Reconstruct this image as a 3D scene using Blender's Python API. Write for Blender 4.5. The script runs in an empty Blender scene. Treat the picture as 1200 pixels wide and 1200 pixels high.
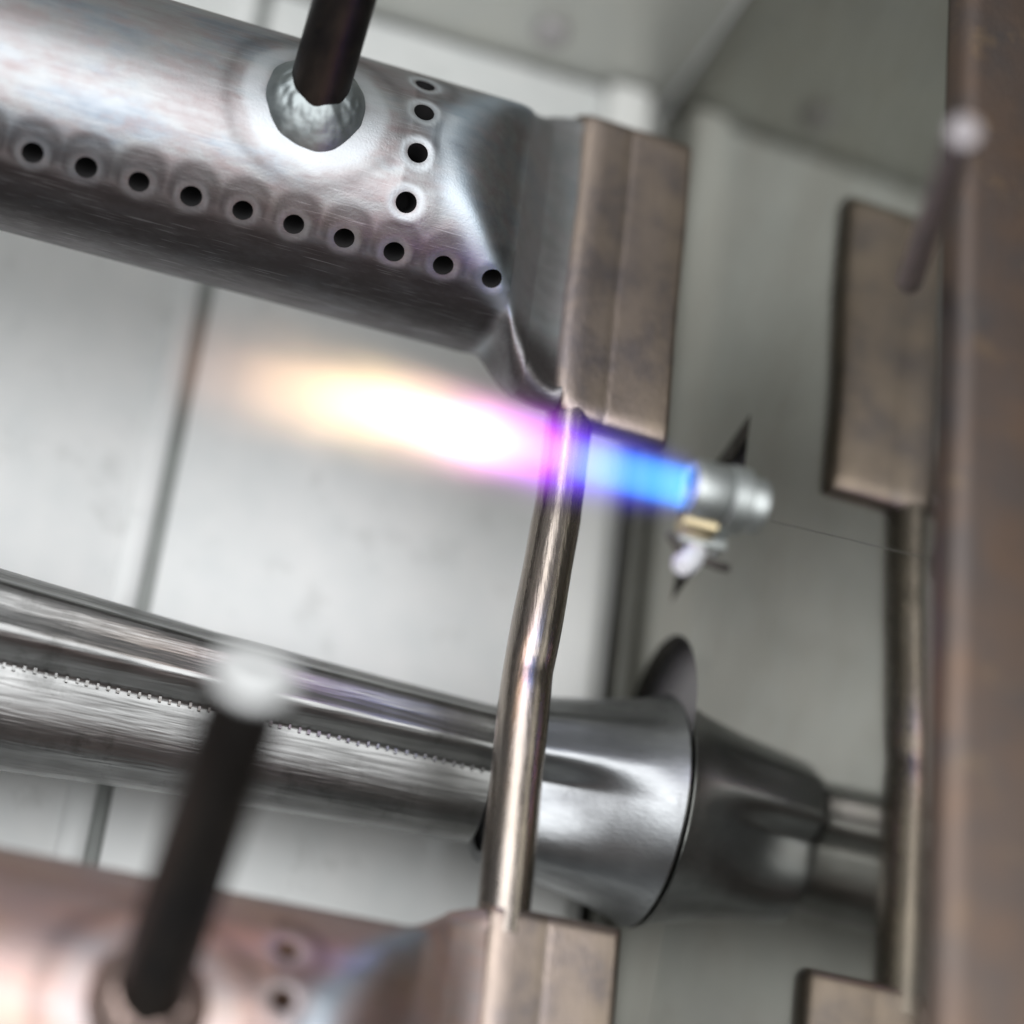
import bpy, bmesh, math, random
import numpy as np
from mathutils import Matrix, Vector, noise
random.seed(7)
PI = math.pi
scene = bpy.context.scene
COL = scene.collection
scene.unit_settings.scale_length = 0.0125          # one scene unit is about 12.5 mm

# ------------------------------------------------------------------ camera
F = 2500.0                                          # focal length in photo pixels (1200 wide)
ax = np.array([9840, 2430, F]); ax /= np.linalg.norm(ax)
ay = np.array([680, -5200, F]); ay -= ay.dot(ax) * ax; ay /= np.linalg.norm(ay)
az = np.cross(ax, ay)
RW = np.stack([ax, ay, az])                         # world axes in camera coordinates (right, down, forward)
ORG = np.array([-1.25, -3.6, 25.0])
CAM = -RW @ ORG
cam = bpy.data.cameras.new('camera')
camo = bpy.data.objects.new('camera', cam); COL.objects.link(camo)
right, down, fwd = RW[:, 0], RW[:, 1], RW[:, 2]
m = Matrix.Identity(4)
for i in range(3):
    m[i][0] = right[i]; m[i][1] = -down[i]; m[i][2] = -fwd[i]; m[i][3] = CAM[i]
camo.matrix_world = m
cam.sensor_fit = 'HORIZONTAL'; cam.sensor_width = 360.0; cam.lens = 360.0 * F / 1200.0
cam.clip_start = 0.5; cam.clip_end = 400
cam.dof.use_dof = True; cam.dof.focus_distance = 23.6; cam.dof.aperture_fstop = 0.66
scene.camera = camo

# ------------------------------------------------------------------ light
w = bpy.data.worlds.new('World'); scene.world = w; w.use_nodes = True
bg = w.node_tree.nodes['Background']
bg.inputs[0].default_value = (0.93, 0.97, 1.0, 1); bg.inputs[1].default_value = 0.16

def area(name, loc, target, sx, sy, power, col=(1, 1, 1)):
    l = bpy.data.lights.new(name, 'AREA'); l.shape = 'RECTANGLE'; l.size = sx; l.size_y = sy
    l.energy = power; l.color = col
    o = bpy.data.objects.new(name, l); COL.objects.link(o)
    o.location = loc
    o.rotation_euler = (Vector(target) - Vector(loc)).to_track_quat('-Z', 'Y').to_euler()
    return o
area('ceiling_lamp', (-8, -8, 42), (-2, -2, 0), 60, 40, 28000, (0.97, 0.985, 1.0))

scene.cycles.max_bounces = 7; scene.cycles.diffuse_bounces = 3; scene.cycles.glossy_bounces = 5
scene.view_settings.view_transform = 'Standard'; scene.view_settings.look = 'None'
scene.view_settings.gamma = 1; scene.view_settings.exposure = 0
scene.view_settings.use_curve_mapping = False

# ------------------------------------------------------------------ materials
class NT:
    def __init__(s, name):
        s.m = bpy.data.materials.new(name); s.m.use_nodes = True
        s.t = s.m.node_tree; s.n = s.t.nodes; s.n.clear()
        s.out = s.n.new('ShaderNodeOutputMaterial')
    def add(s, typ, **kw):
        d = s.n.new(typ)
        for k, v in kw.items():
            if k.startswith('i_'): d.inputs[k[2:].replace('_', ' ')].default_value = v
            else: setattr(d, k, v)
        return d
    def link(s, a, b): s.t.links.new(a, b)
    def coord(s, scale=(1, 1, 1), kind='Object'):
        c = s.add('ShaderNodeTexCoord'); mp = s.add('ShaderNodeMapping')
        mp.inputs['Scale'].default_value = scale
        s.link(c.outputs[kind], mp.inputs[0]); return mp.outputs[0]
    def noise(s, vec, scale, detail=4, rough=0.55):
        d = s.add('ShaderNodeTexNoise'); d.inputs['Scale'].default_value = scale
        d.inputs['Detail'].default_value = detail; d.inputs['Roughness'].default_value = rough
        s.link(vec, d.inputs['Vector']); return d.outputs['Fac']
    def ramp(s, fac, stops, interp='LINEAR'):
        d = s.add('ShaderNodeValToRGB'); e = d.color_ramp.elements; d.color_ramp.interpolation = interp
        while len(e) < len(stops): e.new(0.5)
        for k, (p, c) in zip(e, stops):
            k.position = p; k.color = (c[0], c[1], c[2], 1) if not isinstance(c, (int, float)) else (c, c, c, 1)
        s.link(fac, d.inputs[0]); return d.outputs['Color']
    def mix(s, fac, a, b, blend='MIX'):
        d = s.add('ShaderNodeMix', data_type='RGBA', blend_type=blend)
        for v, i in ((fac, 0), (a, 6), (b, 7)):
            if isinstance(v, (int, float)): d.inputs[i].default_value = v
            elif isinstance(v, tuple): d.inputs[i].default_value = (*v, 1)
            else: s.link(v, d.inputs[i])
        return d.outputs[2]
    def math(s, op, a, b=None, c=None, clamp=False):
        d = s.add('ShaderNodeMath', operation=op, use_clamp=clamp)
        for v, i in ((a, 0), (b, 1), (c, 2)):
            if v is None: continue
            if isinstance(v, (int, float)): d.inputs[i].default_value = v
            else: s.link(v, d.inputs[i])
        return d.outputs[0]
    def bsdf(s, col, rough, metal=1.0, bump=None, bstr=0.2, bdist=0.02, **kw):
        p = s.add('ShaderNodeBsdfPrincipled')
        for v, k in ((col, 'Base Color'), (rough, 'Roughness'), (metal, 'Metallic')):
            if isinstance(v, (int, float)): p.inputs[k].default_value = v
            elif isinstance(v, tuple): p.inputs[k].default_value = (*v, 1)
            else: s.link(v, p.inputs[k])
        for k, v in kw.items(): p.inputs[k.replace('_', ' ')].default_value = v
        if bump is not None:
            b = s.add('ShaderNodeBump'); b.inputs['Strength'].default_value = bstr; b.inputs['Distance'].default_value = bdist
            s.link(bump, b.inputs['Height']); s.link(b.outputs[0], p.inputs['Normal'])
        s.link(p.outputs[0], s.out.inputs[0]); return p

def metal_mat(name, c1, c2, r1, r2, scale=(1, 1, 1), nscale=3.0, metal=1.0, bstr=0.15, fine=40.0, bdist=0.02, spots=None):
    """worn metal: two tones, uneven gloss, fine relief (scale stretches the grain)"""
    t = NT(name); v = t.coord(scale); v2 = t.coord((1, 1, 1))
    n = t.noise(v, nscale, 3, 0.6); n2 = t.noise(v, fine, 1); n3 = t.noise(v2, 1.3, 2)
    fac = t.math('MULTIPLY_ADD', n3, 0.6, t.math('MULTIPLY', n, 0.4))
    col = t.mix(t.ramp(fac, [(0.35, 0.0), (0.65, 1.0)]), c1, c2)
    if spots:
        sp = t.ramp(t.noise(v2, spots[0], 5, 0.7), [(spots[1], 0.0), (spots[1] + 0.16, 1.0)])
        col = t.mix(t.math('MULTIPLY', sp, spots[3]), col, spots[2])
    rg = t.math('MULTIPLY_ADD', n, r2 - r1, r1)
    rg = t.math('MULTIPLY_ADD', n2, 0.08, rg)
    t.bsdf(col, rg, metal, n2, bstr, bdist)
    return t.m

def burner_mat(name, stops, patch, palek=1.0):
    t = NT(name)
    at = t.add('ShaderNodeAttribute', attribute_name='tint'); sep = t.add('ShaderNodeSeparateColor'); t.link(at.outputs['Color'], sep.inputs[0])
    pale, dark, blue = sep.outputs[0], sep.outputs[1], sep.outputs[2]
    v = t.coord((0.45, 1, 1)); vs = t.coord((0.08, 1, 1)); vi = t.coord()
    big = t.noise(v, 1.5, 4, 0.6); mid = t.noise(v, 5.0, 5, 0.65); streak = t.noise(vs, 9.0, 4, 0.6); fine = t.noise(vi, 38, 3)
    col = t.ramp(big, [(p, c) for p, c in zip((.28, .42, .52, .62, .75), stops)])
    col = t.mix(t.math('MULTIPLY', t.ramp(mid, [(0.46, 0.0), (0.66, 1.0)]), 0.62), col, patch)
    col = t.mix(t.math('MULTIPLY', t.ramp(streak, [(0.45, 0.0), (0.65, 1.0)]), 0.35), col, (0.42, 0.42, 0.43))
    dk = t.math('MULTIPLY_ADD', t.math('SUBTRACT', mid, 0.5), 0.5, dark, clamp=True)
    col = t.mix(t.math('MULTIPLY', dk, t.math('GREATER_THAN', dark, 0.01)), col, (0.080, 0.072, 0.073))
    col = t.mix(blue, col, t.ramp(mid, [(0.3, (0.34, 0.41, 0.48)), (0.7, (0.46, 0.54, 0.60))]))
    pl = t.math('MULTIPLY', t.math('MULTIPLY', pale, palek), t.math('MULTIPLY_ADD', mid, 0.9, 0.5), clamp=True)
    col = t.mix(pl, col, (0.62, 0.66, 0.69))
    speck = t.ramp(t.noise(vi, 16, 4, 0.7), [(0.68, 0.0), (0.74, 1.0)])
    col = t.mix(t.math('MULTIPLY', speck, 0.5), col, (0.20, 0.16, 0.15))
    scr = t.ramp(t.noise(t.coord((.03, 1, 1)), 60, 2), [(.62, 0.0), (.70, 1.0)])
    col = t.mix(t.math('MULTIPLY', scr, .35), col, (.50, .50, .51))
    rg = t.math('MULTIPLY_ADD', mid, 0.24, 0.31); rg = t.math('MULTIPLY_ADD', pale, 0.12, rg)
    h = t.math('MULTIPLY_ADD', mid, 0.5, t.math('MULTIPLY', fine, 0.35))
    t.bsdf(col, rg, 0.95, h, 0.22, 0.03)
    return t.m

M = {}
M['burner'] = burner_mat('heat_tinted_steel', [(0.20, 0.235, 0.28), (0.28, 0.305, 0.335), (0.33, 0.335, 0.34), (0.31, 0.29, 0.295), (0.24, 0.225, 0.235)], (0.31, 0.245, 0.245))
M['burner_pink'] = burner_mat('pink_tinted_steel', [(0.46, 0.35, 0.36), (0.53, 0.385, 0.37), (0.56, 0.39, 0.345), (0.55, 0.375, 0.30), (0.50, 0.35, 0.26)], (0.54, 0.36, 0.32), .5)
M['port_black'] = metal_mat('black_port_lining', (0.004, 0.004, 0.005), (0.012, 0.01, 0.01), .8, .95, metal=0)  # near-black lining of the port pits
M['cap'] = metal_mat('bronzed_steel', (0.36, 0.29, 0.245), (0.25, 0.21, 0.195), .24, .44, (1, .22, 1), 3.0, bstr=.2, spots=(1.3, .48, (0.20, 0.175, 0.18), .8))
M['pipe'] = metal_mat('straw_tinted_steel', (0.44, 0.375, 0.32), (0.34, 0.30, 0.27), .16, .30, (1, .12, 1), 5.0, spots=(4.0, .62, (0.34, 0.30, 0.28), .6))
M['stud'] = metal_mat('dark_oxide_steel', (0.035, 0.033, 0.034), (0.07, 0.058, 0.05), .30, .5, (1, 1, .3), 6.0, spots=(3, .62, (0.10, .075, .05), .6))
M['weld'] = metal_mat('weld_bead_steel', (0.24, 0.27, 0.275), (0.36, 0.39, 0.39), .36, .55, (1, 1, 1), 5.0, bstr=.3, fine=7, bdist=.04, spots=(2.2, .66, (0.12, .115, .11), .7))
M['stud_brown'] = metal_mat('brown_rod', (0.24, 0.19, 0.175), (0.18, 0.15, 0.14), .4, .6, metal=.8)
M['cut_dull'] = metal_mat('dull_bolt_head', (0.42, 0.39, 0.40), (0.36, 0.33, 0.34), .45, .55, metal=.6)
M['weld_pink'] = metal_mat('browned_weld', (0.42, 0.31, 0.27), (0.50, 0.38, 0.34), .3, .5, bstr=.3, fine=7, bdist=.04)
M['brown_hole'] = metal_mat('brown_port', (0.20, 0.12, 0.085), (0.14, 0.085, 0.06), .6, .8, metal=0)  # brown stands for light reflected inside the near burner's ports
M['gasline'] = metal_mat('dull_zinc_line', (0.44, 0.44, 0.41), (0.36, 0.36, 0.33), .4, .55, metal=.4)
M['cut'] = metal_mat('cut_rod_end', (0.86, 0.87, 0.86), (0.93, 0.93, 0.92), .45, .6, metal=.6)
M['venturi'] = metal_mat('bright_rolled_steel', (0.34, 0.34, 0.335), (0.20, 0.20, 0.195), .20, .40, (.06, 1, 1), 8.0, bstr=.25, fine=22, bdist=.02, spots=(2.0, .54, (0.12, .12, .115), .6))
M['horn'] = metal_mat('spun_steel', (0.37, 0.38, 0.39), (0.22, 0.225, 0.23), .20, .42, (.15, 1, 1), 4.0, bstr=.08, fine=30, spots=(2.5, .6, (0.13, .13, .135), .7))
M['floor'] = metal_mat('galvanised_sheet', (0.78, 0.80, 0.79), (0.86, 0.865, 0.85), .38, .55, (1, .2, 1), .9, metal=.1, bstr=.06, spots=(1.1, .56, (0.56, 0.57, 0.55), .6))
M['lip'] = metal_mat('pale_lip_sheet', (0.88, 0.88, 0.85), (0.90, 0.90, 0.87), .4, .5, metal=.05, bstr=.03)  # paler than the floor sheets: the lip's highlight is painted in
M['joint'] = metal_mat('joint_sheet', (0.36, 0.38, 0.36), (0.30, 0.31, 0.30), .5, .6, metal=.3)
M['gap'] = metal_mat('dark_gap_sheet', (0.56, 0.56, 0.54), (0.48, 0.48, 0.46), .5, .7, metal=.1)
M['back'] = metal_mat('back_sheet', (0.60, 0.61, 0.58), (0.66, 0.66, 0.61), .35, .5, (1, 1, .2), 1.0, metal=.3)
def wall_mat():
    t = NT('brushed_end_wall'); v = t.coord((1, 1, .05)); v1 = t.coord()
    n = t.noise(v, 2.0, 4); n2 = t.noise(v, 10, 2); big = t.noise(v1, .5, 3)
    col = t.mix(t.ramp(big, [(.35, 0.0), (.65, 1.0)]), (0.325, 0.325, 0.29), (0.28, 0.272, 0.235))
    rg = t.math('MULTIPLY_ADD', n, .03, .06);
    t.bsdf(col, rg, 1.0, n2, .012, .02)
    return t.m
M['wall'] = wall_mat()
M['flange'] = metal_mat('brown_flange', (0.17, 0.115, 0.085), (0.11, 0.095, 0.09), .3, .5, (1, .3, 1), 1.2, metal=.85, spots=(1.5, .58, (0.26, .18, .11), .6))  # two brown tones with paler spots
M['outer'] = metal_mat('outer_casing_sheet', (0.42, 0.40, 0.40), (0.36, 0.345, 0.345), .4, .6, metal=.2)
M['chrome'] = metal_mat('zinc_plated_steel', (0.60, 0.63, 0.62), (0.40, 0.42, 0.41), .42, .55, (1, 1, 1), 3.0, bstr=.15, fine=25, spots=(5, .55, (0.34, .35, .34), .7))
M['brass'] = metal_mat('brass', (0.72, 0.60, 0.36), (0.55, 0.46, 0.30), .2, .35, metal=1)
M['ceramic'] = metal_mat('white_ceramic', (0.80, 0.80, 0.83), (0.72, 0.72, 0.76), .25, .4, metal=0)
M['wire'] = metal_mat('electrode_wire', (0.10, 0.09, 0.085), (0.16, 0.14, 0.13), .4, .6, metal=.8)

# ------------------------------------------------------------------ mesh helpers
def smooth(me, ang=40):
    me.polygons.foreach_set('use_smooth', [True] * len(me.polygons))
    bm = bmesh.new(); bm.from_mesh(me)
    for e in bm.edges:
        e.smooth = not (len(e.link_faces) == 2 and e.calc_face_angle(0) > math.radians(ang))
    bm.to_mesh(me); bm.free()
def obj(name, me, mat, parent=None, ang=40):
    o = bpy.data.objects.new(name, me); COL.objects.link(o)
    if mat is not None:
        me.materials.clear(); me.materials.append(M[mat] if isinstance(mat, str) else mat)
    smooth(me, ang)
    if parent: o.parent = parent
    return o
def raw(name, V, Fc):
    me = bpy.data.meshes.new(name); me.from_pydata([tuple(map(float, v)) for v in V], [], Fc)
    bm = bmesh.new(); bm.from_mesh(me); bmesh.ops.recalc_face_normals(bm, faces=bm.faces); bm.to_mesh(me); bm.free()
    me.update(); return me
def tag(o, label, cat, group=None):
    o['label'] = label; o['category'] = cat
    if group: o['group'] = group
    return o
def empty(name, loc=(0, 0, 0)):
    o = bpy.data.objects.new(name, None); COL.objects.link(o); o.location = loc; o.empty_display_size = .2; return o
def loft(name, rings, close=True, cap=True):
    """rings: list of equally long point lists"""
    n = len(rings[0]); V = [p for r in rings for p in r]; Fc = []
    for i in range(len(rings) - 1):
        for j in range(n if close else n - 1):
            k = (j + 1) % n
            Fc.append((i * n + j, i * n + k, (i + 1) * n + k, (i + 1) * n + j))
    if cap:
        Fc.append(tuple(range(n))); Fc.append(tuple(range((len(rings) - 1) * n, len(rings) * n)))
    return raw(name, V, Fc)
def box_bm(bm, x0, x1, y0, y1, z0, z1, bevel=0.0, seg=2):
    r = bmesh.ops.create_cube(bm, size=1)
    for v in r['verts']:
        v.co = Vector((x0 + (v.co.x + .5) * (x1 - x0), y0 + (v.co.y + .5) * (y1 - y0), z0 + (v.co.z + .5) * (z1 - z0)))
    if bevel:
        es = {e for v in r['verts'] for e in v.link_edges}
        bmesh.ops.bevel(bm, geom=list(es), offset=bevel, segments=seg, affect='EDGES', profile=.5)
def box(name, x0, x1, y0, y1, z0, z1, bevel=0.0, seg=2):
    bm = bmesh.new(); box_bm(bm, x0, x1, y0, y1, z0, z1, bevel, seg)
    me = bpy.data.meshes.new(name); bm.to_mesh(me); bm.free(); return me
def sweep(name, pts, rad, seg=32, flat=None, cap=True):
    """round bar along pts; rad may be a list; flat(i) gives a squash factor"""
    P = [Vector(p) for p in pts]; rings = []
    up = None
    for i, p in enumerate(P):
        t = (P[min(i + 1, len(P) - 1)] - P[max(i - 1, 0)]).normalized()
        if up is None:
            up = Vector((0, 0, 1)) if abs(t.z) < .9 else Vector((0, 1, 0))
        a = t.cross(up).normalized(); b = a.cross(t).normalized(); up = b
        r = rad[i] if isinstance(rad, (list, tuple)) else rad
        fl = flat[i] if flat else (1, 1)
        rings.append([p + a * (r * fl[0] * math.cos(2 * PI * k / seg)) + b * (r * fl[1] * math.sin(2 * PI * k / seg)) for k in range(seg)])
    return loft(name, rings, True, cap)
def lathe_x(name, prof, cy=0, cz=0, seg=64, cap=True, rfun=None):
    rings = []
    for x, r in prof:
        rings.append([(x, cy + (r * (rfun(x, 2 * PI * k / seg) if rfun else 1)) * math.cos(2 * PI * k / seg),
                       cz + (r * (rfun(x, 2 * PI * k / seg) if rfun else 1)) * math.sin(2 * PI * k / seg)) for k in range(seg)])
    return loft(name, rings, True, cap)
def apply_bool(me, cutter, solver='EXACT', keepmat=False):
    a = bpy.data.objects.new('tmp_a', me); b = bpy.data.objects.new('tmp_b', cutter)
    COL.objects.link(a); COL.objects.link(b)
    md = a.modifiers.new('b', 'BOOLEAN'); md.operation = 'DIFFERENCE'; md.object = b; md.solver = solver
    dg = bpy.context.evaluated_depsgraph_get(); dg.update()
    r = bpy.data.meshes.new_from_object(a.evaluated_get(dg))
    bpy.data.objects.remove(a); bpy.data.objects.remove(b); return r
def sstep(a, b, x):
    t = np.clip((x - a) / (b - a), 0, 1); return t * t * (3 - 2 * t)

# ------------------------------------------------------------------ setting: floor, walls
FZ = -4.2; XW = 4.545; WT = 4.38
floor = empty('floor', (0, 0, FZ)); floor['kind'] = 'structure'
def floor_piece(name, *b, mat='floor', bevel=.03):
    o = obj(name, box(name, *b, bevel), mat, floor); o.location = (0, 0, -FZ) if False else (0, 0, 0); return o
# all floor pieces are in the floor's local space (top face at z = 0)
floor_piece('floor_sheet', -16, -1.76, -22, 5.7, -.12, 0)
floor_piece('floor_sheet', -1.58, 3.50, -22, 5.7, -.12, .05)
# rolled lip along the edge next to the end wall
prof = [(3.53, -.02), (3.56, .20), (3.60, .25), (3.70, .27), (4.0, .28), (4.12, .27), (4.2, .22), (4.245, .12), (4.25, -.1), (4.25, -.6), (4.18, -.6), (4.16, -.12), (4.0, -.1), (3.53, -.11)]
obj('edge_lip', loft('edge_lip', [[(x, yy, z) for x, z in prof] for yy in (-22, 5.7)]), 'lip', floor)
obj('joint_strip', box('joint_strip', -1.9, -1.45, -22, 5.7, -.32, -.16), 'joint', floor)
# folded joint on the left sheet beside the gap
obj('sheet_fold', loft('sheet_fold', [[(x, yy, z) for x, z in ((-2.12, .004), (-2.06, .05), (-1.85, .06), (-1.77, .01), (-1.77, -.1), (-2.12, -.1))] for yy in (-22, 5.7)]), 'floor', floor)
obj('added_gap_ledge', box('added_gap_ledge', 4.27, 4.47, -22, 5.7, -.5, -.10, .02), 'gap', floor)  # pale ledge added to lighten the shaded gap
under = obj('under_floor', box('under_floor', -18, 9, -24, 12, FZ - 1.3, FZ - .9), 'gap'); under['kind'] = 'structure'

back = empty('back_wall', (0, 5.75, FZ)); back['kind'] = 'structure'
obj('back_sheet', box('back_sheet', -16, -1.0, 0, .15, .0, 12, .03), 'back', back)
obj('back_sheet', box('back_sheet', -.86, 4.5, .02, .15, .0, 12, .03), 'back', back)
obj('back_rail', box('back_rail', -16, XW - .02, .2, .3, -.5, 12), 'gap', back)

# end wall with two cut-outs
wme = box('end_wall', XW, XW + .14, -22, 5.72, FZ - 1.2, WT)
cut = bmesh.new()
slot = [(-1.5, -.05), (-1.72, -1.1), (-2.5, -2.0), (-3.17, -2.2), (-3.0, -1.45), (-2.35, -.12)]
for pts in (slot, [(-4.9 + 1.25 * math.cos(2 * PI * k / 72), -2.3 + 1.25 * math.sin(2 * PI * k / 72)) for k in range(72)]):
    va = [cut.verts.new((XW - .5, p[0], p[1])) for p in pts]; vb = [cut.verts.new((XW + .8, p[0], p[1])) for p in pts]
    cut.faces.new(va); cut.faces.new(list(reversed(vb))); n = len(pts)
    for k in range(n): cut.faces.new((va[k], vb[k], vb[(k + 1) % n], va[(k + 1) % n]))
bmesh.ops.recalc_face_normals(cut, faces=cut.faces)
cme = bpy.data.meshes.new('c'); cut.to_mesh(cme); cut.free()
wme2 = apply_bool(wme, cme)
bmw = bmesh.new(); bmw.from_mesh(wme2)
bmesh.ops.bisect_plane(bmw, geom=bmw.verts[:] + bmw.edges[:] + bmw.faces[:], plane_co=(0, 0, .3), plane_no=(0, 0, 1))
for v in bmw.verts: v.co.x += .03 * max(0, v.co.z - .3)      # the sheet leans outwards a little above the cut-outs
bmw.to_mesh(wme2); bmw.free()
wall = obj('end_wall', wme2, 'wall', ang=30); wall['kind'] = 'structure'
# top flange folded outwards
fl = [(XW + .02, WT - .02), (XW + .05, WT + .10), (XW + .14, WT + .20), (XW + .3, WT + .25), (7.5, WT + .28), (7.5, WT + .12), (XW + .3, WT + .09), (XW + .16, WT + .02)]
obj('top_flange', loft('top_flange', [[(x + .12, yy, z) for x, z in fl] for yy in (-22, 5.72)]), 'flange', wall)
oc = obj('outer_casing', box('outer_casing', 4.95, 5.05, -22, 6, FZ - 1.2, WT - .3), 'outer'); oc['kind'] = 'structure'

# ------------------------------------------------------------------ gas burner
RT = 1.5
HOLES = [(0.942 - .575 * k, 54.5) for k in range(13)] + [(-.235, a) for a in (32.5, 10.5, -10.7, -31.5)]
STUDX = -1.45
def section(x, th):
    """burner surface point: round tube, pressed flat towards the end; th measured from up towards the camera side"""
    s, c = np.sin(th), np.cos(th)
    t = np.clip(x / 2.05, 0, 1) ** 1.15
    h = 1.5 - 1.38 * t * t * (3 - 2 * t)
    ca = np.abs(c); cz = RT * ca; k = .14
    q = np.clip(.5 + .5 * (h + .04 - cz) / k, 0, 1)
    zc = (h + .04) * (1 - q) + cz * q - k * q * (1 - q)
    w_ = np.clip((x - 1.25) / .6, 0, 1); ty = np.clip(1 - (1 - w_) ** 2, 0, 1) ** .75; ty = np.where(s > 0, ty, .9 * sstep(1.05, 1.95, x))
    y = -s * (RT + .57 * ty) - .12 * ty
    W = RT + .57 * ty; rr = .50 - .27 * sstep(1.5, 2.05, x)
    roll = np.sqrt(np.clip(rr ** 2 - (W * np.abs(s) - (W - rr)) ** 2, 0, None)) * (np.abs(s) * W > W - rr)
    B = sstep(1.12, 1.6, x)
    zc = zc * (1 - B) + B * np.maximum(h * ca ** .6, np.where(s > 0, roll, roll * .5))
    z = np.where(x < -.05, cz, zc) * np.sign(c)
    return y, z
def burner_tube():
    xs = np.concatenate([[-14, -11, -8.5], np.arange(-7, 1.2, .042), np.arange(1.2, 1.6, .014), np.arange(1.6, 2.1, .03), [2.1]])
    NTH = 240; th = np.arange(NTH) / NTH * 2 * PI
    X, T = np.meshgrid(xs, th, indexing='ij')
    Y, Z = section(X, T)
    # small raised burr round every port
    for hx, ha in HOLES:
        d = np.hypot(X - hx, ((T - math.radians(ha) + PI) % (2 * PI) - PI) * RT)
        k = 1 + .005 * np.exp(-((d - .20) / .06) ** 2) - .010 * np.exp(-(d / .15) ** 2)
        Y *= k; Z *= k
    wt = sstep(1.08, 1.3, X[1:-1]) * (1 - sstep(1.98, 2.08, X[1:-1]))     # soften the pressed corner
    for _ in range(60):
        for A in (Y, Z):
            lap_ = (A[:-2] + A[2:] + np.roll(A, 1, 1)[1:-1] + np.roll(A, -1, 1)[1:-1]) / 4 - A[1:-1]
            A[1:-1] += .8 * wt * lap_
    rings = np.stack([X, Y, Z], -1)
    n = NTH; V = rings.reshape(-1, 3); Fc = []
    for i in range(len(xs) - 1):
        for j in range(n): k = (j + 1) % n; Fc.append((i * n + j, i * n + k, (i + 1) * n + k, (i + 1) * n + j))
    Fc.append(tuple(range(n))); Fc.append(tuple(range((len(xs) - 1) * n, len(xs) * n)))
    me = raw('tube', V, Fc)
    cb = bmesh.new()
    for hx, ha in HOLES:
        a = math.radians(ha); d = Vector((0, -math.sin(a), math.cos(a)))
        mat = Matrix.Translation(Vector((hx, 0, 0)) + d * 1.4) @ d.to_track_quat('Z', 'X').to_matrix().to_4x4()
        bmesh.ops.create_cone(cb, cap_ends=True, segments=28, radius1=random.uniform(.108, .12), radius2=random.uniform(.116, .126), depth=.9, matrix=mat)
    cm = bpy.data.meshes.new('c'); cb.to_mesh(cm); cb.free()
    me = apply_bool(me, cm)
    # heat tint masks; light tones of the pressed end are painted in too
    nv = len(me.vertices); co = np.empty(nv * 3); me.vertices.foreach_get('co', co); co = co.reshape(-1, 3)
    th = np.arctan2(-co[:, 1], co[:, 2]); x = co[:, 0]
    wob = np.array([noise.noise((p[0] * 2.2, p[1] * 3, p[2] * 3)) for p in co]); wob2 = np.array([noise.noise((p[0] * 6, p[1] * 6, p[2] * 6 + 9)) for p in co])
    pale = np.zeros(nv); halo = np.zeros(nv)
    for hx, ha in HOLES:
        d = np.hypot(x - hx, ((th - math.radians(ha) + PI) % (2 * PI) - PI) * RT) + .02 * wob2
        ringp = np.exp(-((d - random.uniform(.155, .175)) / .035) ** 2)
        row = abs(ha) > 50
        pale = np.maximum(pale, ringp * (random.uniform(.12, .32) if row else random.uniform(.6, .95)))
        if row:
            dd = np.hypot(x - hx, ((th - math.radians(ha) + PI) % (2 * PI) - PI) * RT + (.10 if ha > 0 else -.10))
            halo = np.maximum(halo, .72 * (1 - sstep(.24, .36, dd + .03 * wob)) * sstep(.13, .22, d))
        else:
            halo = np.maximum(halo, .5 * np.exp(-((d - .36) / .09) ** 2) * (x > hx - .1))
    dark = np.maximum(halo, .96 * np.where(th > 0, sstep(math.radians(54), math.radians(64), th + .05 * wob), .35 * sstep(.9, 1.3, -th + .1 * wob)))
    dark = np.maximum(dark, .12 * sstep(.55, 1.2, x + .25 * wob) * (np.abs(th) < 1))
    ds = np.hypot(x - STUDX, th * RT + .02) + .05 * wob + .03 * wob2
    pale = np.maximum(pale, 1.0 * .6 * np.exp(-((ds - .68) / .13) ** 4))
    halo2 = .4 * np.exp(-((ds - 1.0) / .09) ** 2); dark = np.maximum(dark, halo2)
    pale *= 1 - .0 * dark
    # blue tint and painted highlight where the pressed end starts
    xs0 = .02 + 1.3 * np.clip(np.abs(np.sin(th)) ** 2, 0, 1)
    blue = .9 * np.exp(-((x - xs0 - .12 + .10 * wob + .05 * wob2) / .22) ** 2) * (np.abs(th) < 1.2)
    dark = dark * (1 - .8 * blue); dark = np.where((x > .75) & (np.abs(th) < 1.0), np.maximum(dark, .12 * (1 - blue)), dark)
    endk = sstep(1.05, 1.3, x + .1 * wob); dark = dark * (1 - endk) + .05 * endk; pale = np.maximum(pale, np.maximum(.30 * endk, .55 * np.exp(-((x - xs0 - .05 + .06 * wob) / .12) ** 2) * (np.abs(th - .5) < .75))); blue = blue * (1 - sstep(1.1, 1.5, x))  # end painted paler against its dark reflections, with a painted bright crescent
    lipk = endk * sstep(1.15, 1.6, -co[:, 1]); dark = np.maximum(dark, .72 * lipk); pale = pale * (1 - .9 * lipk)
    colr = np.stack([np.clip(pale, 0, 1), np.clip(dark, 0, 1), np.clip(blue, 0, 1), np.ones(nv)], -1)
    at = me.color_attributes.new('tint', 'FLOAT_COLOR', 'POINT'); at.data.foreach_set('color', colr.astype(np.float32).ravel())
    me.materials.clear(); me.materials.append(M['burner']); me.materials.append(M['port_black'])
    rr = np.hypot(co[:, 1], co[:, 2]); hd = np.full(nv, 9.0)
    for hx, ha in HOLES:
        a = math.radians(ha); hd = np.minimum(hd, np.where(co[:, 1] * -math.sin(a) + co[:, 2] * math.cos(a) > 0, np.hypot(x - hx, co[:, 1] * math.cos(a) + co[:, 2] * math.sin(a)), 9))
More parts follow.
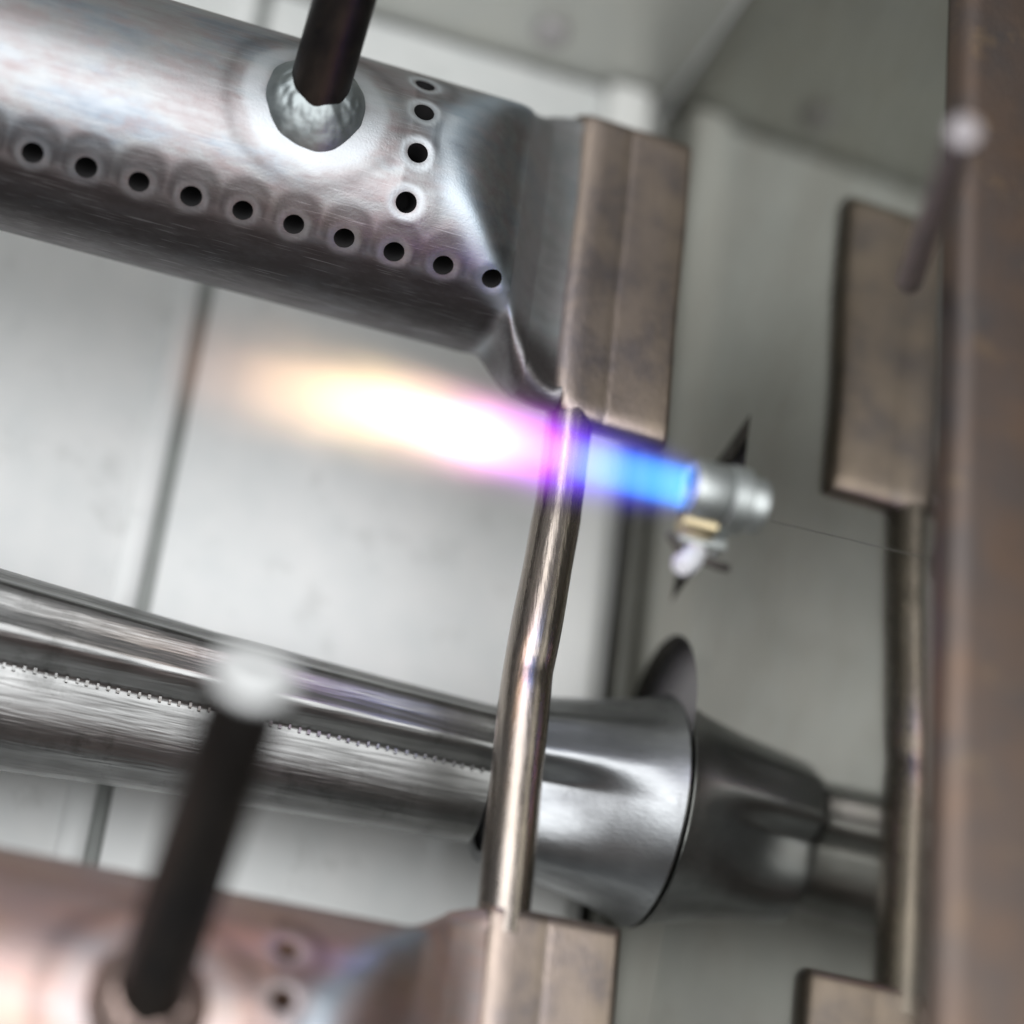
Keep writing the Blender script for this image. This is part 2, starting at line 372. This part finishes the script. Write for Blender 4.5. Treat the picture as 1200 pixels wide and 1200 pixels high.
    for p in me.polygons:
        vi = list(p.vertices)
        if len(vi) > 1 and hd[vi].max() < .13 and rr[vi].min() < RT - .2: p.material_index = 1
        else: p.material_index = 0
    return me
burner = empty('gas_burner', (0, 0, 0))
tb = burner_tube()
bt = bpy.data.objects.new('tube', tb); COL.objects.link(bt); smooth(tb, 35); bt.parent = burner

# pressed end: rolled ridge, crease and flat tab
def cap_mesh():
    pr = [(1.98, -.14), (1.95, -.02), (1.99, .09), (2.05, .145), (2.16, .178), (2.34, .172), (2.54, .155), (2.63, .147), (2.655, .139), (2.68, .144), (2.75, .146), (3.1, .128), (3.4, .115), (3.455, .10), (3.48, .06), (3.48, -.24), (3.45, -.30), (2.1, -.30)]
    ys = [1.95, 1.93, 1.88, 1.8, 1.7, 1.4, .7, 0, -.7, -1.4, -1.9, -2.02, -2.1, -2.17, -2.22, -2.255, -2.27]
    rings = []
    for i, y in enumerate(ys):
        e = min((y - ys[-1]) / .22, (ys[0] - y) / .10)
        k = math.sqrt(max(0, 1 - max(0, 1 - e) ** 2)) if e < 1 else 1
        k = .25 + .75 * k
        nearc = max(0, (-1.7 - y) / .6)                      # rounded near left corner
        rings.append([(xx + (nearc ** 2 * .22 * max(0, (2.5 - xx) / .5)) + .012 * math.sin(y * 2.3), y, -.02 + (z + .02) * k + .012 * math.sin(y * 1.7 + xx)) for xx, z in pr])
    return loft('end_cap', rings)
obj('end_cap', cap_mesh(), 'cap', burner, 50)

# hanger stud with its weld
sd = Vector((-.03, .545, 1)).normalized(); sb = Vector((STUDX, -.02, 1.38))
def bead(name):
    rings = []; NR = 12; seg = 112
    for i in range(NR + 1):
        t = i / NR; r = .30 + .28 * t; ring = []
        for k in range(seg):
            a = 2 * PI * k / seg
            q = noise.noise((math.cos(a) * 1.6, math.sin(a) * 1.6, 3.1)) ; q2 = noise.noise((math.cos(a) * 5, math.sin(a) * 5, t * 4))
            rr = r * (1 + .07 * q * t + .004 * math.sin(a * 17) * t)
            px = rr * math.cos(a); py = rr * math.sin(a)
            h = .23 * (1 - t ** 1.5) ** .8 * (1 + .22 * q) + (.022 * q2 + .003 * math.sin(a * 17 + 3 * t)) * math.sin(PI * t)
            ring.append((STUDX + px, py + .10 * (1 - t), math.sqrt(RT * RT - min(py * py, 2)) + h - .03 * t))
        rings.append(ring)
    return loft(name, rings, True, False)
st = obj('stud', sweep('stud', [sb + sd * v for v in (0, .2, 1, 2, 3, 4.1, 4.16)], [.33, .33, .33, .33, .33, .33, .29], 40), 'stud', burner)
obj('cut_end', sweep('cut_end', [sb + sd * 4.155, sb + sd * 4.2, sb + sd * 4.24], [.345, .345, .30], 40), 'cut', st)
obj('weld_bead', bead('weld_bead'), 'weld', burner, 60)
tag(burner, 'perforated heat-tinted burner tube at the top with flattened end cap', 'gas burner', 'burner tubes')
# second burner, nearer
b2 = burner.copy(); COL.objects.link(b2); b2.location = (0.0, -9.95, 0)
def copy_children(src, dst):
    for ch in list(src.children):
        if ch is dst: continue
        c = ch.copy(); COL.objects.link(c); c.parent = dst; copy_children(ch, c)
copy_children(burner, b2)
for ch in b2.children:
    if ch.name.startswith('tube'):
        ch.material_slots[0].link = 'OBJECT'; ch.material_slots[0].material = M['burner_pink']
        ch.material_slots[1].link = 'OBJECT'; ch.material_slots[1].material = M['brown_hole']
    if ch.name.startswith('weld'):
        ch.material_slots[0].link = 'OBJECT'; ch.material_slots[0].material = M['weld_pink']
tag(b2, 'blurred burner tube in the bottom foreground, with dark stud and pale tip', 'gas burner', 'burner tubes')

# ------------------------------------------------------------------ crossover pipe
path = [(2.33, -1.6), (2.325, -2.6), (2.32, -3.15), (2.315, -3.28), (2.31, -3.42), (2.25, -4.4), (2.205, -5.1), (2.19, -5.32), (2.188, -5.5), (2.195, -6.2), (2.23, -8.3)]
fine = []
for (xa, ya), (xb, yb) in zip(path, path[1:]):
    n = max(1, int(abs(yb - ya) / .08))
    for k in range(n): fine.append((xa + (xb - xa) * k / n, ya + (yb - ya) * k / n))
fine.append(path[-1])
pr, fl_ = [], []
for x, y in fine:
    k1 = math.exp(-((y + 3.28) / .16) ** 2); k2 = math.exp(-((y + 5.32) / .16) ** 2)
    pr.append(.272 + .012 * sstep(-2.5, -5.5, y) - .008 * k1 - .009 * k2 + .003 * math.sin(y * 5)); fl_.append((1 + .02 * k2, 1 - .05 * k2))
pipe = obj('crossover_pipe', sweep('crossover_pipe', [(x, y, -.12 + .01 * math.sin(y * 1.3)) for x, y in fine], pr, 40, fl_), 'pipe')
tag(pipe, 'thin straw-coloured steel pipe joining the end caps of both burners', 'pipe')

# ------------------------------------------------------------------ venturi
VY, VZ = -5.839, -2.368
ven = empty('venturi_tube', (0, VY, VZ))
tag(ven, 'polished steel venturi tube with flared mouth passing under the thin pipe', 'venturi tube')
def lap(a):                                              # the sheet laps over itself: a step down facing the camera side
    d = math.degrees(a) % 360
    if d < 82: return 0.0
    if d < 104: return float(sstep(82, 104, np.array(d)))
    return float(1 - sstep(115, 205, np.array(d)))
def rid(a): return .10 * math.exp(-((math.degrees(a) % 360 - 60) / 9) ** 2)  # ridge added so its slope catches a bright strip of light
prof = [(-14, 1.55), (-9, 1.36), (-5, 1.22), (-3, 1.08), (-1, .95), (1, .87), (2.2, .83), (2.42, .825)]
body = obj('body', lathe_x('body', prof, 0, 0, 200, True, lambda x, a: 1 - .33 * lap(a) + rid(a)), 'venturi', ven)
tk = bmesh.new()  # row of small raised ticks along the lap step
for k in range(66):
    x = -5.2 + k * .115 + random.uniform(-.008, .008)
    r = np.interp(x, [p[0] for p in prof], [p[1] for p in prof]); a = math.radians(105 + random.uniform(-1, 1)); rr_ = r * .675
    w_ = random.uniform(.013, .019); h_ = random.uniform(.035, .05)
    box_bm(tk, x - w_, x + w_, rr_ * math.cos(a) - h_ * .3, rr_ * math.cos(a) + h_, rr_ * math.sin(a) - .02, rr_ * math.sin(a) + random.uniform(.025, .035))
tme = bpy.data.meshes.new('seam_ticks'); tk.to_mesh(tme); tk.free()
ts = obj('seam_ticks', tme, 'venturi', ven); ts['kind'] = 'stuff'
# horn with an overlapping lap seam
def hr(x, a):
    d = math.degrees(a) % 360
    lp = 0.0 if d < 84 else (float(sstep(84, 104, np.array(d))) if d < 104 else float(1 - sstep(104, 170, np.array(d))))
    return 1 + (.6 * rid(a) - .36 * lp) * (1 - float(sstep(2.9, 4.4, np.array(x))))
hp = [(2.6, .88), (2.6, 1.0), (2.64, 1.015), (2.9, 1.05), (3.2, 1.095), (3.5, 1.145), (3.8, 1.205), (4.1, 1.275), (4.3, 1.33), (4.42, 1.37), (4.50, 1.405), (4.525, 1.40), (4.51, 1.375), (4.3, 1.30), (3.8, 1.17), (3.2, 1.05), (2.7, .93)]
horn = obj('flared_mouth', lathe_x('flared_mouth', hp, 0, 0, 180, False, hr), 'horn', ven, 30)

# ------------------------------------------------------------------ pilot torch
NY, NZ = -4.213, 2.8; TX = 2.757                    # torch axis and mouth
pt = empty('pilot_torch', (TX, NY, NZ))
tag(pt, 'small zinc-plated torch nozzle near the end wall, flame coming out of it', 'torch')
def tl(name, prof, seg=48, dy=0, dz=0): return lathe_x(name, prof, dy, dz, seg)
obj('nozzle', tl('nozzle', [(.2, .18), (.02, .20), (0, .225), (0, .285), (.02, .31), (.05, .318), (.36, .318), (.39, .30), (.40, .2)]), 'chrome', pt)
obj('collar', tl('collar', [(.40, .2), (.40, .325), (.42, .345), (.60, .345), (.62, .32), (.62, .2)], 40), 'chrome', pt, 25)
obj('rear_sleeve', tl('rear_sleeve', [(.62, .2), (.625, .27), (.64, .28), (.80, .28), (.82, .25), (.82, .1)], 40), 'chrome', pt)
obj('bracket_clip', sweep('bracket_clip', [(.0, -.31, -.11), (.36, -.31, -.11)], .13, 24), 'brass', pt)
bk = bmesh.new(); box_bm(bk, .04, .56, -.47, -.28, -.30, -.20, .02); box_bm(bk, .5, .56, -.45, -.1, -.52, -.201, .02)
bme = bpy.data.meshes.new('bracket'); bk.to_mesh(bme); bk.free(); obj('bracket', bme, 'chrome', pt)
ins = obj('electrode_insulator', sweep('electrode_insulator', [(.02, -.86, -.02), (.06, -.81, -.06), (.25, -.56, -.27), (.29, -.5, -.32)], [.08, .125, .125, .09], 28), 'ceramic', pt)
obj('electrode_wire', sweep('electrode_wire', [(-.16, -.55, .02), (-.05, -.64, -.02), (.10, -.73, -.1)], .04, 14), 'wire', ins)
obj('ground_wire', sweep('ground_wire', [(.28, -.64, -.18), (.46, -.67, -.18), (.6, -.63, -.27)], .045, 14), 'wire', pt)
# thin gas line running back from the nozzle through the slot in the wall
a_ = Vector((.55, 0, -.1)); b_ = Vector((4.9 - TX, -2.3 - NY, -1.15 - NZ))
obj('gas_line', sweep('gas_line', [a_, a_.lerp(b_, .3), a_.lerp(b_, .7), b_], .007, 8), 'ceramic', pt)

# ------------------------------------------------------------------ flame
def flame_mat(L):
    t = NT('gas_flame')
    c = t.add('ShaderNodeTexCoord'); sp = t.add('ShaderNodeSeparateXYZ'); t.link(c.outputs['Object'], sp.inputs[0])
    u = t.math('DIVIDE', t.math('MULTIPLY', sp.outputs[0], -1.0), L, clamp=True)
    nz = t.add('ShaderNodeTexNoise'); nz.inputs['Scale'].default_value = .9; nz.inputs['Detail'].default_value = 3
    t.link(t.coord((.5, 1, 1)), nz.inputs['Vector'])
    wob = t.math('MULTIPLY', t.math('SUBTRACT', nz.outputs['Fac'], .5), t.math('MULTIPLY', u, .75))
    lick = t.noise(t.coord((.55, 2.2, 2.2)), 1.6, 3, .6)
    yy = t.math('ADD', sp.outputs[1], wob)
    r = t.math('SQRT', t.math('ADD', t.math('MULTIPLY', yy, yy), t.math('MULTIPLY', sp.outputs[2], sp.outputs[2])))
    rad = t.ramp(u, [(0, .28), (.12, .36), (.28, .42), (.5, .46), (.75, .56), (1, .6)])
    rad = t.math('MULTIPLY', rad, t.math('MULTIPLY_ADD', t.math('SUBTRACT', lick, .5), t.math('MULTIPLY', u, 1.4), 1.0))
    q = t.math('DIVIDE', r, rad)
    body = t.math('EXPONENT', t.math('MULTIPLY', t.math('POWER', q, 2.6), -1.9))
    inten = t.ramp(u, [(0, .70), (.15, .75), (.26, 1.2), (.40, 1.45), (.58, .95), (.74, .36), (.87, .09), (1, 0.0)])
    col = t.ramp(u, [(0, (.07, .10, 1.0)), (.16, (.12, .08, 1.0)), (.23, (.22, .06, 1.0)), (.285, (.60, .10, 1.0)), (.40, (1.0, .42, .78)), (.50, (1.0, .62, .52)), (.62, (1.0, .70, .40)), (.8, (1.0, .62, .36)), (1, (1.0, .45, .32))])
    e1 = t.mix(1.0, col, t.math('MULTIPLY', t.math('MULTIPLY', body, inten), 3.9), 'MULTIPLY')
    # inner blue cone
    qc = t.math('DIVIDE', r, t.ramp(u, [(0, .25), (.22, .235), (.42, .12)]))
    core = t.math('EXPONENT', t.math('MULTIPLY', t.math('POWER', qc, 9.0), -1.2))
    ci = t.ramp(u, [(0, 1.0), (.05, .85), (.2, .7), (.30, .25), (.38, 0.0)])
    e2 = t.mix(1.0, (0.0, .40, 1.0), t.math('MULTIPLY', t.math('MULTIPLY', core, ci), 3.2), 'MULTIPLY')
    tot = t.mix(1.0, e1, e2, 'ADD')
    em = t.add('ShaderNodeEmission'); t.link(tot, em.inputs[0]); em.inputs[1].default_value = 1.0
    t.link(em.outputs[0], t.out.inputs['Volume'])
    try: t.m.cycles.volume_step_rate = .25
    except Exception: pass
    return t.m
FL = 5.75
fme = lathe_x('flame', [(0, .22), (-.05, .42), (-1, .6), (-2, .78), (-3.5, 1.0), (-4.8, 1.05), (-5.5, .8), (-5.75, .3)], 0, 0, 40)
fo = obj('torch_flame', fme, flame_mat(FL)); fo.location = (TX - .005, NY, NZ); fo.scale = (.93, .93, .93)
tag(fo, 'gas flame, blue at the nozzle turning violet then pale orange', 'flame')

# ------------------------------------------------------------------ small fixings
def screw(name, loc, r, d, label):
    rings = []
    for h, q in ((0, 1), (.3, 1), (.6, .85), (.75, .5)):
        rings.append([(q * r * math.cos(2 * PI * k / 20), q * r * math.sin(2 * PI * k / 20), h * r) for k in range(20)])
    o = obj(name, loft(name, rings), 'outer'); o.location = loc
    o.rotation_euler = Vector(d).to_track_quat('Z', 'Y').to_euler(); tag(o, label, 'screw'); return o
screw('screw', (2.35, 5.765, -3.3), .26, (0, -1, 0), 'dull screw head on the back sheet above the burner')

def onX(px, py, X):
    d = RW @ np.array([(px - 600) / F, (py - 600) / F, 1.0]); t = (X - CAM[0]) / d[0]; return Vector(CAM + t * d)
hb = empty('flange_stud', (4.425, -2.043, 4.200))
tp = Vector((3.158, -2.813, 7.600)) - hb.location
obj('shank', sweep('shank', [tp * 0, tp * .4, tp * .96, tp * .985], [.13, .13, .13, .11], 28), 'stud_brown', hb)
obj('cut_end', sweep('cut_end', [tp * .984, tp * .995, tp], [.135, .135, .11], 28), 'cut_dull', hb)
tag(hb, 'blurred thin stud with pale tip in front of the brown flange, upper right', 'stud')
